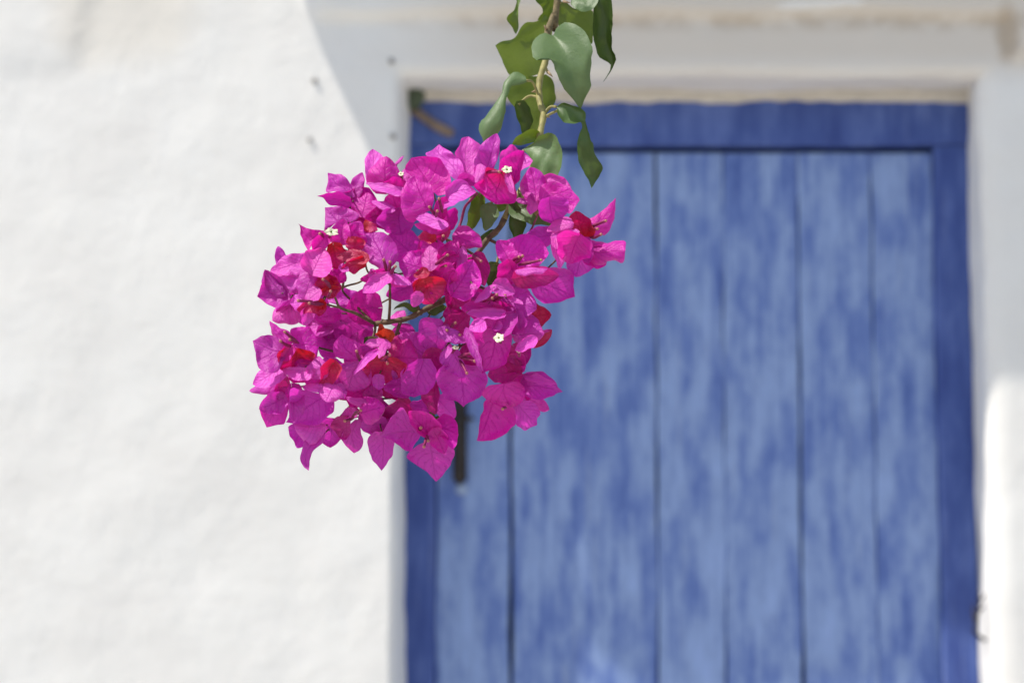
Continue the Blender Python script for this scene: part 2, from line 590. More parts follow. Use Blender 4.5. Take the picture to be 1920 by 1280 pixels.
# ragged lime filler between the lintel and the top of the frame
V = []; F = []
n = 150
za, zb = W(1300, 191, YF - 0.012).z, ZT + 0.012
for i in range(n + 1):
    x = fx0 - 0.02 + (fx1 - fx0 + 0.05) * i / n
    lowz = za + 0.005 * noise.noise(Vector((x * 13, 0.2, 0))) + 0.003 * noise.noise(Vector((x * 41, 5.2, 0)))
    V += [(x, YF + 0.004, lowz), (x, YF - 0.006, lowz + 0.001), (x, YF - 0.011, lowz + 0.006), (x, YF - 0.012, zb), (x, YF + 0.004, zb)]
for i in range(n):
    for j in range(5):
        F.append((i * 5 + j, i * 5 + (j + 1) % 5, (i + 1) * 5 + (j + 1) % 5, (i + 1) * 5 + j))
mesh_obj('lime_filler', V, F, mat_simple('old_lime_filler', (0.62, 0.575, 0.50), 0.9, 0.1, 0.12, 25, 0, 0.4), house)
js = [(818, 0), (958, 0.0055), (1231, 0.0022), (1357, 0.0006), (1499, 0.0036), (1638, 0.0008), (1760, 0)]
rnd = random.Random(5)
for i in range(len(js) - 1):
    a = W(js[i][0], 640, YP).x + js[i][1] / 2 + (0.001 if i == 0 else 0)
    b = W(js[i + 1][0], 640, YP).x - js[i + 1][1] / 2 - (0.004 if i == len(js) - 2 else 0)
    dy = rnd.uniform(-0.0015, 0.002)
    wobbly_bar('plank', (a, YP + dy, 0.03), (b, YP + 0.028, fb - 0.009), M['plank'], door, 0.0028, 70, 'z', 10 + i, 0.0022)
bm = bmesh.new()
add_box(bm, (il + 0.002, YP + 0.029, 0.03), (ir - 0.002, YP + 0.035, fb - 0.004))  # unseen dark board added so no light leaks through the plank gaps
bm_obj('light_stop_board', bm, M['inside'], door)
# iron latch: back plate, lever and drop handle
pa = W(862, 905, YP); pb = W(862, 745, YP)
latch_pts = [(pa.x, YP - 0.006, pa.z + 0.002), (pa.x, YP - 0.016, pa.z + 0.012), (pa.x, YP - 0.020, (pa.z + pb.z) / 2), (pa.x, YP - 0.014, pb.z - 0.012), (pa.x, YP, pb.z)]
bm = bmesh.new()
add_box(bm, (pa.x - 0.011, YP - 0.004, pa.z + 0.004), (pa.x + 0.011, YP + 0.004, pb.z + 0.03), 0.0015)
plate = bm_obj('latch_plate', bm, M['iron'], door)
v, f = tube_data(smooth_path(latch_pts, 5), [0.0065] * 21, 8)
mesh_obj('pull_handle', v, f, M['iron'], plate)
p = W(866, 790, YP)
v, f = tube_data([(p.x - 0.02, YP - 0.012, p.z), (p.x + 0.014, YP - 0.012, p.z + 0.004), (p.x + 0.017, YP - 0.004, p.z + 0.004)], [0.004, 0.004, 0.003], 7)
mesh_obj('thumb_lever', v, f, M['iron'], plate)
p = W(866, 916, YP)
v, f = tube_data([(p.x, YP + 0.003, p.z), (p.x, YP - 0.003, p.z), (p.x, YP - 0.005, p.z)], [0.010, 0.010, 0.006], 12)
mesh_obj('keyhole_disc', v, f, mat_simple('worn_grey_blue', (0.33, 0.42, 0.60), 0.6, 0.4), door)

# bare wooden peg and a wad of moss in the top left corner of the opening
p0 = W(783, 212, YF - 0.006); p1 = W(850, 252, YF - 0.004)
v, f = tube_data(smooth_path([p0 + Vector((-0.012, 0.004, 0.008)), p0, (p0 + p1) / 2 + Vector((0, -0.002, -0.003)), p1], 4), [0.006, 0.0065, 0.007, 0.0068, 0.0072, 0.007, 0.0075, 0.007, 0.0078, 0.008, 0.008, 0.0076, 0.006], 8)
o = mesh_obj('wooden_peg', v, f, M['wood'])
tag(o, 'short bare brown stick jammed slanting against the blue door head', 'stick')
c = W(778, 183, YF - 0.012)
bm = bmesh.new()
bmesh.ops.create_icosphere(bm, subdivisions=4, radius=1.0)
for vv in bm.verts:
    k = 1 + 0.35 * noise.noise(vv.co * 2.2) + 0.22 * noise.noise(vv.co * 6)
    vv.co = Vector((vv.co.x * 0.014 * k, vv.co.y * 0.014 * k, vv.co.z * 0.020 * k)) + c
o = bm_obj('moss_clump', bm, M['moss'], smooth=True)
tag(o, 'small dark green clump wedged in the upper corner of the door opening', 'moss')

# dry sprig rooted in the crack beside the right jamb
parts = []
for path in (((1826, 1185), (1832, 1150), (1838, 1128), (1848, 1112)), ((1832, 1150), (1840, 1140), (1846, 1136)), ((1829, 1168), (1824, 1148), (1826, 1130)), ((1838, 1128), (1835, 1118), (1837, 1108))):
    pp = smooth_path([W(x, y, 0.040) for x, y in path], 4)
    parts.append(tube_data(pp, [0.0026 - 0.0017 * i / len(pp) for i in range(len(pp))], 5))
root_pt = W(1826, 1185, 0.040)
parts.append(tube_data([root_pt, root_pt + Vector((0.015, 0.01, -0.01)), root_pt + Vector((0.035, 0.015, -0.015))], [0.0026, 0.003, 0.003], 5))
v, f = join_data(parts)
o = mesh_obj('dry_sprig', v, f, M['iron'])
tag(o, 'tiny dry dark sprig growing from the white jamb beside the blue door frame', 'sprig')

# ------------------------------------------------------------------ pergola the vine hangs from (above the view)
cl = C2W(0, 0, DC)
PERG_Y = cl.y + 0.10
per = empty('pergola', (0, PERG_Y, 0))
tag(per, 'plain timber pergola frame carrying the flowering vine', 'pergola')
ZB = 2.20
for sx in (-1.7, 1.7):
    bm = bmesh.new(); add_box(bm, (sx - 0.05, PERG_Y - 0.05, 0), (sx + 0.05, PERG_Y + 0.05, ZB), 0.006)
    bm_obj('post', bm, M['wood'], per)
bm = bmesh.new(); add_box(bm, (-1.9, PERG_Y - 0.035, ZB), (1.9, PERG_Y + 0.035, ZB + 0.09), 0.006)
bm_obj('beam', bm, M['wood'], per)

# ------------------------------------------------------------------ bougainvillea branch
TILE = {1: (460, 250), 2: (680, 250), 3: (920, 250), 4: (460, 450), 5: (680, 450), 6: (930, 370),
        7: (460, 600), 8: (680, 600), 9: (530, 690), 10: (680, 690), 11: (830, 530), 12: (830, 640)}
S0 = 250 / 1455.0
def tile_px(t, x, y):
    """study-crop coordinates -> photograph pixel"""
    if t == 13: return 880 + x * 290 / 1456.0, y * 290 / 1456.0
    if t == 14: return 840 + x * 320 / 1452.0, 130 + y * 320 / 1452.0
    if t == 0: return x, y
    return TILE[t][0] + x * S0, TILE[t][1] + y * S0
def tile_s(t):
    return {13: 290 / 1456.0, 14: 320 / 1452.0, 0: 1.0}.get(t, S0)

def P3(px, py, zmm):
    """photograph pixel at zmm millimetres in front of the cluster centre -> camera space (X, Y, D)"""
    D = DC - zmm / 1000.0
    return Vector(((px - 960) / FP * D, -(py - 640) / FP * D, D))

TILT = {'B': (-0.95, 0.30), 'b': (-0.55, 0.22), 'N': (-0.22, 0.12), 'd': (0.25, 0.0), 'D': (0.62, -0.10)}

def blade(name, t, bx, by, tx, ty, wl, wr, z, tilt, mat, parent, color, rng, lobe=0.16, ctrl=None, ez=None,
          nu=16, nv=10, cup=None, tipexp=0.72, bexp=0.38, bow=None, outline=None, rough=False):
    """a bract or leaf: curved sheet round a midrib from base to tip"""
    s = tile_s(t)
    b = tile_px(t, bx, by); q = tile_px(t, tx, ty)
    k = (DC - z / 1000.0) / FP
    B = Vector(((b[0] - 960) * k, -(b[1] - 640) * k)); Q = Vector(((q[0] - 960) * k, -(q[1] - 640) * k))
    if ctrl:
        c = tile_px(t, *ctrl); Cc = Vector(((c[0] - 960) * k, -(c[1] - 640) * k))
    else:
        perp = Vector(((Q - B).y, -(Q - B).x))
        Cc = (B + Q) / 2 + perp * rng.uniform(-0.10, 0.10)
    wl_, wr_ = wl * s * k, wr * s * k
    L = (Q - B).length
    ky, kx = TILT[tilt]
    ky += rng.uniform(-0.15, 0.15); kx += rng.uniform(-0.15, 0.15)
    cupv = cup if cup is not None else rng.choice((-1, 1, 1)) * rng.uniform(0.22, 0.58)
    bowv = bow if bow is not None else rng.uniform(-0.10, 0.16)
    fold = rng.uniform(-0.10, 0.16)
    curl = (1 if tilt in 'dD' else rng.choice((-1, 1))) * rng.uniform(0.12, 0.42)
    tipc = rng.choice((0, 1, 1)) * rng.uniform(0.10, 0.24) if tilt in 'dD' else rng.uniform(-0.06, 0.10)
    ph = [rng.uniform(0, 6.28) for _ in range(6)]
    ra = rng.uniform(0.09, 0.20); rf = rng.uniform(1.2, 2.2)
    norm = (bexp / (bexp + tipexp)) ** bexp * (tipexp / (bexp + tipexp)) ** tipexp
    V = []; UV = []
    lim = 0.020 if not ez else ez
    seed = rng.uniform(0, 100)
    if outline:
        def edge(pl, n_):
            q = smooth_path([Vector((x, y, 0)) for x, y in pl], 8) if len(pl) > 2 else [Vector((x, y, 0)) for x, y in pl]
            cum = [0.0]
            for i_ in range(1, len(q)): cum.append(cum[-1] + (q[i_] - q[i_ - 1]).length)
            out = []
            for i_ in range(n_ + 1):
                d_ = cum[-1] * i_ / n_
                k_ = 0
                while k_ < len(q) - 2 and cum[k_ + 1] < d_: k_ += 1
                sp = cum[k_ + 1] - cum[k_]
                p_ = q[k_].lerp(q[k_ + 1], (d_ - cum[k_]) / sp if sp > 0 else 0)
                c_ = tile_px(t, p_.x, p_.y)
                out.append(Vector(((c_[0] - 960) * k, -(c_[1] - 640) * k)))
            return out
        nu = 22
        EA, EB = edge(outline[0], nu), edge(outline[1], nu)
        EM = edge(outline[2], nu) if len(outline) > 2 else [(a_ + b_) / 2 for a_, b_ in zip(EA, EB)]
        B = EM[0]; Q = EM[-1]; L = max((Q - B).length, 1e-4)
        wmax = max(max((a_ - m_).length for a_, m_ in zip(EA, EM)), max((b_ - m_).length for b_, m_ in zip(EB, EM)))
    for i in range(nu + 1):
        u = i / nu
        if outline: m = EM[i]; f = 1.0
        m_ = B * (1 - u) ** 2 + Cc * 2 * u * (1 - u) + Q * u * u
        tg = ((Cc - B) * 2 * (1 - u) + (Q - Cc) * 2 * u)
        tg.normalize()
        rt = Vector((tg.y, -tg.x))
        if not outline: m = m_
        f = (u ** bexp) * ((1 - u) ** tipexp) / norm
        f = max(f, 0.012)
        for j in range(nv + 1):
            v = -1 + 2 * j / nv
            w = wr_ if v > 0 else wl_
            sgn = 0 if v < 0 else 1
            rip = 1 + 0.06 * math.sin(rf * 6.28 * u + ph[sgn]) * abs(v)
            if outline:
                e_ = EB[i] if v > 0 else EA[i]
                p = m.lerp(e_, abs(v))
                w = (e_ - m).length; f = 1.0
            else: p = m + rt * (v * w * f * rip) - tg * (lobe * L * abs(v) ** 1.6 * (1 - u) ** 3)
            jit = 0.0011 if not rough else 0.0018
            p = p + Vector((noise.noise(Vector((p.x * 190, p.y * 190, seed + 2))), noise.noise(Vector((p.x * 190, p.y * 190, seed + 6))))) * (jit * abs(v) ** 3 * min(1.0, 6 * u + 0.2) * min(1.0, 5 * (1 - u)))
            dz = ky * (p.y - B.y) + kx * (p.x - B.x)
            dz = lim * math.tanh(dz / lim)
            ww = (max(wl_, wr_) * 0.35 + w * 0.65) if not outline else w
            dz += cupv * ww * f * v * v + fold * ww * f * abs(v)
            dz += curl * ww * f * abs(v) ** 6
            if u > 0.76: dz += tipc * L * ((u - 0.76) / 0.24) ** 2
            dz += bowv * L * 4 * u * (1 - u)
            dz += ra * ww * math.sin(rf * 6.28 * u + ph[2 + sgn]) * v * v * min(1, 2.5 * f)
            dz += 0.10 * ww * f * math.sin(rf * 11 * u + ph[4] + 2.1 * v) * abs(v)
            dz += 0.0013 * noise.noise(Vector((p.x * 105, p.y * 105, seed))) + 0.0006 * noise.noise(Vector((p.x * 260, p.y * 260, seed + 9)))
            if rough: dz += 0.0030 * noise.noise(Vector((p.x * 150, p.y * 150, seed + 4)))
            D = DC - z / 1000.0 - dz
            # keep the drawn outline while the sheet leaves the drawing plane
            kk = D / (DC - z / 1000.0)
            V.append(C2W(p.x * kk, p.y * kk, D))
            UV.append((u, j / nv))
    F = []
    st = nv + 1
    for i in range(nu):
        for j in range(nv):
            F.append((i * st + j, i * st + j + 1, (i + 1) * st + j + 1, (i + 1) * st + j))
    o = mesh_obj(name, V, F, mat, parent, uvs=UV)
    o.color = color
    return o

branch = empty('bougainvillea_branch', C2W(*P3(780, 600, 0)))
tag(branch, 'hanging bougainvillea branch with magenta bracts and green heart-shaped leaves before the door', 'flowering branch')

def W3(px, py, z): return C2W(*P3(px, py, z))

# ---- stems
top_anchor = Vector((W3(1062, -60, -95).x + 0.01, PERG_Y - 0.038, ZB - 0.004))
stem_px = [(1045, -4, -90), (1038, 30, -86), (1027, 60, -80), (1024, 110, -70), (1012, 150, -62), (1012, 190, -52), (1019, 214, -44), (1013, 250, -34),
           (1003, 300, -28), (985, 345, -20), (957, 386, -14), (938, 425, -12), (915, 448, -12), (890, 485, -10), (868, 525, -4), (836, 560, 2),
           (797, 580, 6), (766, 596, 8), (730, 603, 8), (704, 607, 6)]
stem_w = [top_anchor + Vector((-0.30, 0.0, 0.10)), top_anchor + Vector((-0.10, 0.01, 0.098)), top_anchor + Vector((0.0, -0.003, 0.09)), top_anchor + Vector((0.004, -0.012, 0.02)), top_anchor.lerp(W3(*stem_px[0]), 0.5) + Vector((0.012, 0.0, 0))]
pts = smooth_path(stem_w + [W3(*p) for p in stem_px], 5)
ns = len(pts)
rr = [0.0025 - 0.0008 * i / ns + 0.0002 * math.sin(i * 1.7) for i in range(ns)]
split_a = [i for i, p in enumerate(pts) if (p - W3(1024, 104, -71)).length < 0.008][0]
split_b = [i for i, p in enumerate(pts) if (p - W3(938, 425, -12)).length < 0.008][0]
v, f = tube_data(pts[:split_a + 1], rr[:split_a + 1], 9); mesh_obj('woody_stem', v, f, M['bark'], branch)
v, f = tube_data(pts[split_a:split_b + 1], rr[split_a:split_b + 1], 9); mesh_obj('green_stem', v, f, M['young'], branch)
v, f = tube_data(pts[split_b:], rr[split_b:], 9); mesh_obj('flowering_stem', v, f, M['twig'], branch)
NET = [p for p in pts[split_b - 14:]]

def twig(path, r0, r1, mat='twig', name='twig', net=True):
    p = smooth_path([W3(*q) for q in path], 5)
    v, f = tube_data(p, [r0 + (r1 - r0) * i / (len(p) - 1) for i in range(len(p))], 7)
    mesh_obj(name, v, f, M[mat], branch)
    if net: NET.extend(p)

twig([(704, 607, 6), (690, 600, 12), (666, 587, 20), (638, 577, 26), (630, 562, 30), (620, 542, 34)], 0.0012, 0.0007)
twig([(638, 577, 26), (618, 572, 30), (604, 568, 34)], 0.0007, 0.0006)
twig([(729, 602, 8), (731, 570, 14), (731, 532, 22)], 0.0010, 0.0008)
twig([(731, 534, 22), (712, 520, 20), (690, 510, 20), (683, 480, 26)], 0.0007, 0.0006)
twig([(700, 606, 6), (660, 565, -4), (642, 541, 2), (672, 530, 8), (688, 520, 12)], 0.0008, 0.0006)
twig([(752, 600, 8), (748, 612, 10), (741, 630, 16), (725, 655, 22), (722, 672, 28)], 0.0013, 0.0008)
twig([(704, 607, 6), (702, 625, 10), (690, 650, 14), (668, 690, 20)], 0.0010, 0.0007)
twig([(745, 616, 10), (752, 650, 6), (742, 740, 2), (672, 742, 0)], 0.0009, 0.0007)
twig([(690, 650, 14), (640, 660, 4), (590, 650, 10), (556, 645, 22)], 0.0009, 0.0006)
twig([(842, 556, 0), (852, 590, 8), (858, 620, 20), (862, 650, 26)], 0.0012, 0.0008)
twig([(858, 620, 16), (820, 680, 0), (806, 760, 4), (800, 800, 14)], 0.0010, 0.0007)
twig([(858, 610, 10), (900, 640, 4), (940, 690, 2), (950, 750, 14)], 0.0010, 0.0007)
twig([(868, 525, -4), (905, 540, 6), (925, 560, 20)], 0.0011, 0.0007)
twig([(895, 362, 4), (882, 376, 0), (872, 388, -2), (866, 410, -4), (860, 433, -2), (862, 460, -6), (875, 510, -6)], 0.0008, 0.0011, 'tube')
twig([(892, 480, -10), (860, 460, -8), (820, 440, -6), (790, 425, 4)], 0.0010, 0.0007)
twig([(915, 448, -12), (960, 470, -6), (985, 480, 6), (970, 490, 22)], 0.0011, 0.0007)
twig([(1009, 401, 16), (1003, 415, 8), (995, 432, 2), (975, 460, -6)], 0.0006, 0.0008, 'tube')
twig([(957, 386, -14), (945, 360, -4), (948, 335, 8)], 0.0009, 0.0007)
twig([(820, 440, -6), (760, 380, -4), (745, 350, 4)], 0.0009, 0.0006)
twig([(790, 590, 6), (780, 560, 10), (800, 530, 26)], 0.0011, 0.0008)
twig([(642, 541, 2), (648, 500, 8), (660, 430, 10), (656, 385, 0)], 0.0009, 0.0006)
twig([(1003, 300, -28), (1040, 400, -14), (1090, 440, 4), (1100, 446, 12)], 0.0010, 0.0008)

# thorns along the vine
for (px, py, dx, dy, z) in ((1024, 54, -4, -7, -78), (1005, 171, -9, 2, -58), (1020, 216, 12, 5, -44), (1027, 135, 10, 10, -66), (1056, 3, 14, 3, -88)):
    a = W3(px, py, z); b = W3(px + dx, py + dy, z + 2)
    v, f = tube_data([a, a.lerp(b, 0.5), b], [0.0011, 0.0007, 0.0001], 6)
    mesh_obj('thorn', v, f, M['thorn'], branch)

# ---- leaves: tile, base, tip, half widths, z mm, tilt, green, optional control point
GREEN = {'g': (0.075, 0.135, 0.045), 'l': (0.115, 0.185, 0.075), 'y': (0.10, 0.16, 0.025), 'd': (0.05, 0.088, 0.022)}
LEAF_OUT = {
    (13, 790, 350): ([(760,330),(690,312),(610,380),(588,460),(605,570),(700,545),(780,580),(850,750),(930,880),(1010,980),(1045,1040)],
        [(800,320),(830,250),(920,215),(1010,235),(1100,310),(1150,420),(1155,560),(1140,740),(1155,800),(1090,930),(1045,1040)],
        [(785,335),(880,430),(950,560),(1000,750),(1030,900),(1045,1040)]),
    (13, 800, 190): ([(700,130),(660,190),(580,200),(510,230),(450,330),(400,370),(300,395),(245,430)],
        [(780,300),(740,600),(600,720),(450,730),(365,690),(300,550),(245,430)], [(760,200),(560,330),(380,410),(245,430)]),
    (13, 740, 690): ([(560,720),(420,720),(345,880),(420,1000),(480,1100),(560,1250),(600,1330)],
        [(720,700),(790,760),(812,850),(800,980),(740,1060),(690,1150),(650,1300),(600,1330)], [(650,720),(610,900),(620,1100),(600,1330)]),
    (13, 860, 30): ([(850,20),(830,200),(900,330),(1100,420)], [(900,10),(1000,90),(1150,90),(1170,200),(1160,400),(1100,420)], [(870,20),(960,180),(1100,420)]),
    (13, 850, -120): ([(620,-80),(630,0),(690,100),(640,190)], [(850,-80),(820,60),(760,210),(640,190)], [(740,-80),(740,80),(640,190)]),
    (13, 1130, -130): ([(1150,-100),(1165,90),(1165,300),(1180,430),(1230,540),(1310,595),(1330,610),(1310,690),(1260,770)],
        [(1300,-100),(1340,0),(1350,150),(1340,330),(1350,480),(1385,560),(1345,640),(1310,710),(1260,775)],
        [(1200,-100),(1270,150),(1290,400),(1350,580),(1312,700),(1260,772)]),
    (13, 1190, -60): ([(1170,-60),(1000,-50),(955,20),(960,50)], [(1230,-40),(1165,85),(1050,110),(990,80),(960,50)]),
    (13, 470, -60): ([(430,-60),(440,20),(420,90),(350,180),(400,270),(440,325)], [(475,-60),(470,40),(455,140),(470,240),(440,325)]),
    (14, 665, 95): ([(660,60),(600,22),(540,30),(490,90),(450,210),(330,380),(258,480),(285,570),(310,655)],
        [(670,110),(600,140),(540,150),(490,250),(485,400),(460,500),(400,580),(330,640),(310,655)],
        [(665,85),(590,80),(510,130),(440,300),(370,480),(310,655)]),
    (13, 820, 1005): ([(830,1000),(880,975),(960,985),(1040,1020),(1090,1060),(1092,1145)], [(825,1015),(835,1080),(880,1140),(980,1165),(1092,1145)],
        [(825,1010),(930,1060),(1092,1145)]),
    (14, 1160, 440): ([(1130,450),(1145,500),(1105,600),(1105,780),(1160,880),(1200,960),(1222,1015)],
        [(1170,440),(1190,520),(1230,650),(1270,760),(1325,840),(1280,920),(1222,1015)], [(1155,440),(1160,560),(1150,700),(1230,870),(1222,1015)]),
    (14, 640, 690): ([(640,680),(690,740),(700,820),(790,910),(870,925),(930,915)], [(650,670),(720,630),(770,570),(860,545),(930,580),(970,690),(960,830),(930,915)],
        [(645,680),(760,700),(860,780),(930,915)]),
}
LEAVES = [
    (13, 790, 350, 1045, 1040, 330, 270, -46, 'b', 'l', (960, 520)),
    (13, 800, 190, 250, 430, 380, 150, -92, 'D', 'y', (520, 260)),
    (13, 740, 690, 600, 1310, 130, 300, -74, 'D', 'y', (620, 900)),
    (14, 600, 300, 640, 590, 70, 60, -56, 'd', 'd', (700, 430)),
    (13, 860, 30, 1150, 320, 150, 130, -90, 'D', 'y', None),
    (13, 850, -120, 655, 205, 110, 120, -96, 'D', 'y', None),
    (13, 1130, -130, 1352, 610, 150, 190, -66, 'd', 'd', (1290, 200)),
    (13, 1190, -60, 958, 60, 90, 70, -58, 'B', 'l', (1060, -40)),
    (13, 470, -60, 440, 325, 24, 110, -100, 'd', 'y', (380, 150)),
    (14, 665, 95, 312, 655, 95, 105, -40, 'b', 'l', (330, -80)),
    (13, 820, 1005, 1095, 1150, 80, 95, -40, 'b', 'g', (950, 980)),
    (14, 1160, 440, 1222, 1015, 120, 70, -42, 'd', 'g', (1110, 760)),
    (14, 640, 690, 905, 930, 220, 130, -22, 'b', 'l', (800, 660)),
    (14, 770, 560, 545, 640, 55, 55, -34, 'D', 'y', None),
    (3, 250, 790, 700, 1000, 110, 130, -8, 'b', 'g', None),
    (3, 270, 820, 300, 1195, 130, 70, -14, 'D', 'd', None),
    (3, 235, 765, 412, 922, 26, 34, -2, 'd', 'd', None),
    (2, 1285, 690, 1130, 1110, 70, 90, -18, 'd', 'y', None),
    (2, 1380, 785, 1335, 1065, 100, 90, -10, 'b', 'l', None),
    (3, 165, 770, -70, 840, 60, 60, -16, 'd', 'y', None),
    (2, 1455, 1075, 1225, 1195, 45, 50, -16, 'd', 'g', None),
    (5, 600, 795, 335, 765, 26, 34, 6, 'd', 'd', (440, 640)),
    (5, 720, 770, 925, 735, 60, 60, -14, 'd', 'd', None),
    (5, 1460, 270, 1375, 505, 90, 90, -10, 'd', 'd', None),
    (3, 330, 690, 300, 600, 22, 28, 16, 'b', 'y', None),
    (3, 345, 800, 440, 720, 34, 34, 14, 'b', 'l', None),
    (8, 60, 190, 10, 260, 28, 30, 30, 'd', 'd', None),
    (10, 720, 620, 760, 430, 40, 60, -12, 'd', 'd', None),
    (10, 760, 600, 850, 520, 40, 40, -12, 'd', 'd', None),
    # on the part of the vine above the view
    (13, 860, -180, 560, -560, 180, 180, -98, 'b', 'g', None),
    (13, 900, -420, 1350, -720, 190, 190, -98, 'b', 'g', None),
    (13, 900, -800, 520, -1050, 180, 180, -98, 'N', 'g', None),
    (13, 920, -1000, 1290, -1300, 170, 170, -98, 'b', 'l', None),
]
rng = random.Random(21)
STEM_ALL = pts
for (t, bx, by, tx, ty, wl, wr, z, tl, gk, ct) in LEAVES:
    c = GREEN[gk]
    j = rng.uniform(0.9, 1.1)
    o = blade('leaf', t, bx, by, tx, ty, wl, wr, z, tl, M['leaf'], branch, (c[0] * j, c[1] * j, c[2] * j, 0), rng,
              lobe=0.12, ctrl=ct, tipexp=0.85, ez=0.010 if gk == 'l' else 0.03, outline=LEAF_OUT.get((t, bx, by)))
    # petiole back to the stem
    b = W3(*tile_px(t, bx, by), z)
    cand = STEM_ALL if t in (13, 14) else NET + STEM_ALL
    q = min(cand, key=lambda p: (p - b).length)
    if 0.002 < (q - b).length < 0.12:
        mid = (q + b) / 2 + Vector((0, 0.002, 0.25 * (q - b).length))
        v, f = tube_data(smooth_path([q, mid, b + Vector((0, 0.0003, 0))], 5), [0.0009] * 11, 6)
        mesh_obj('petiole', v, f, M['young'], o)

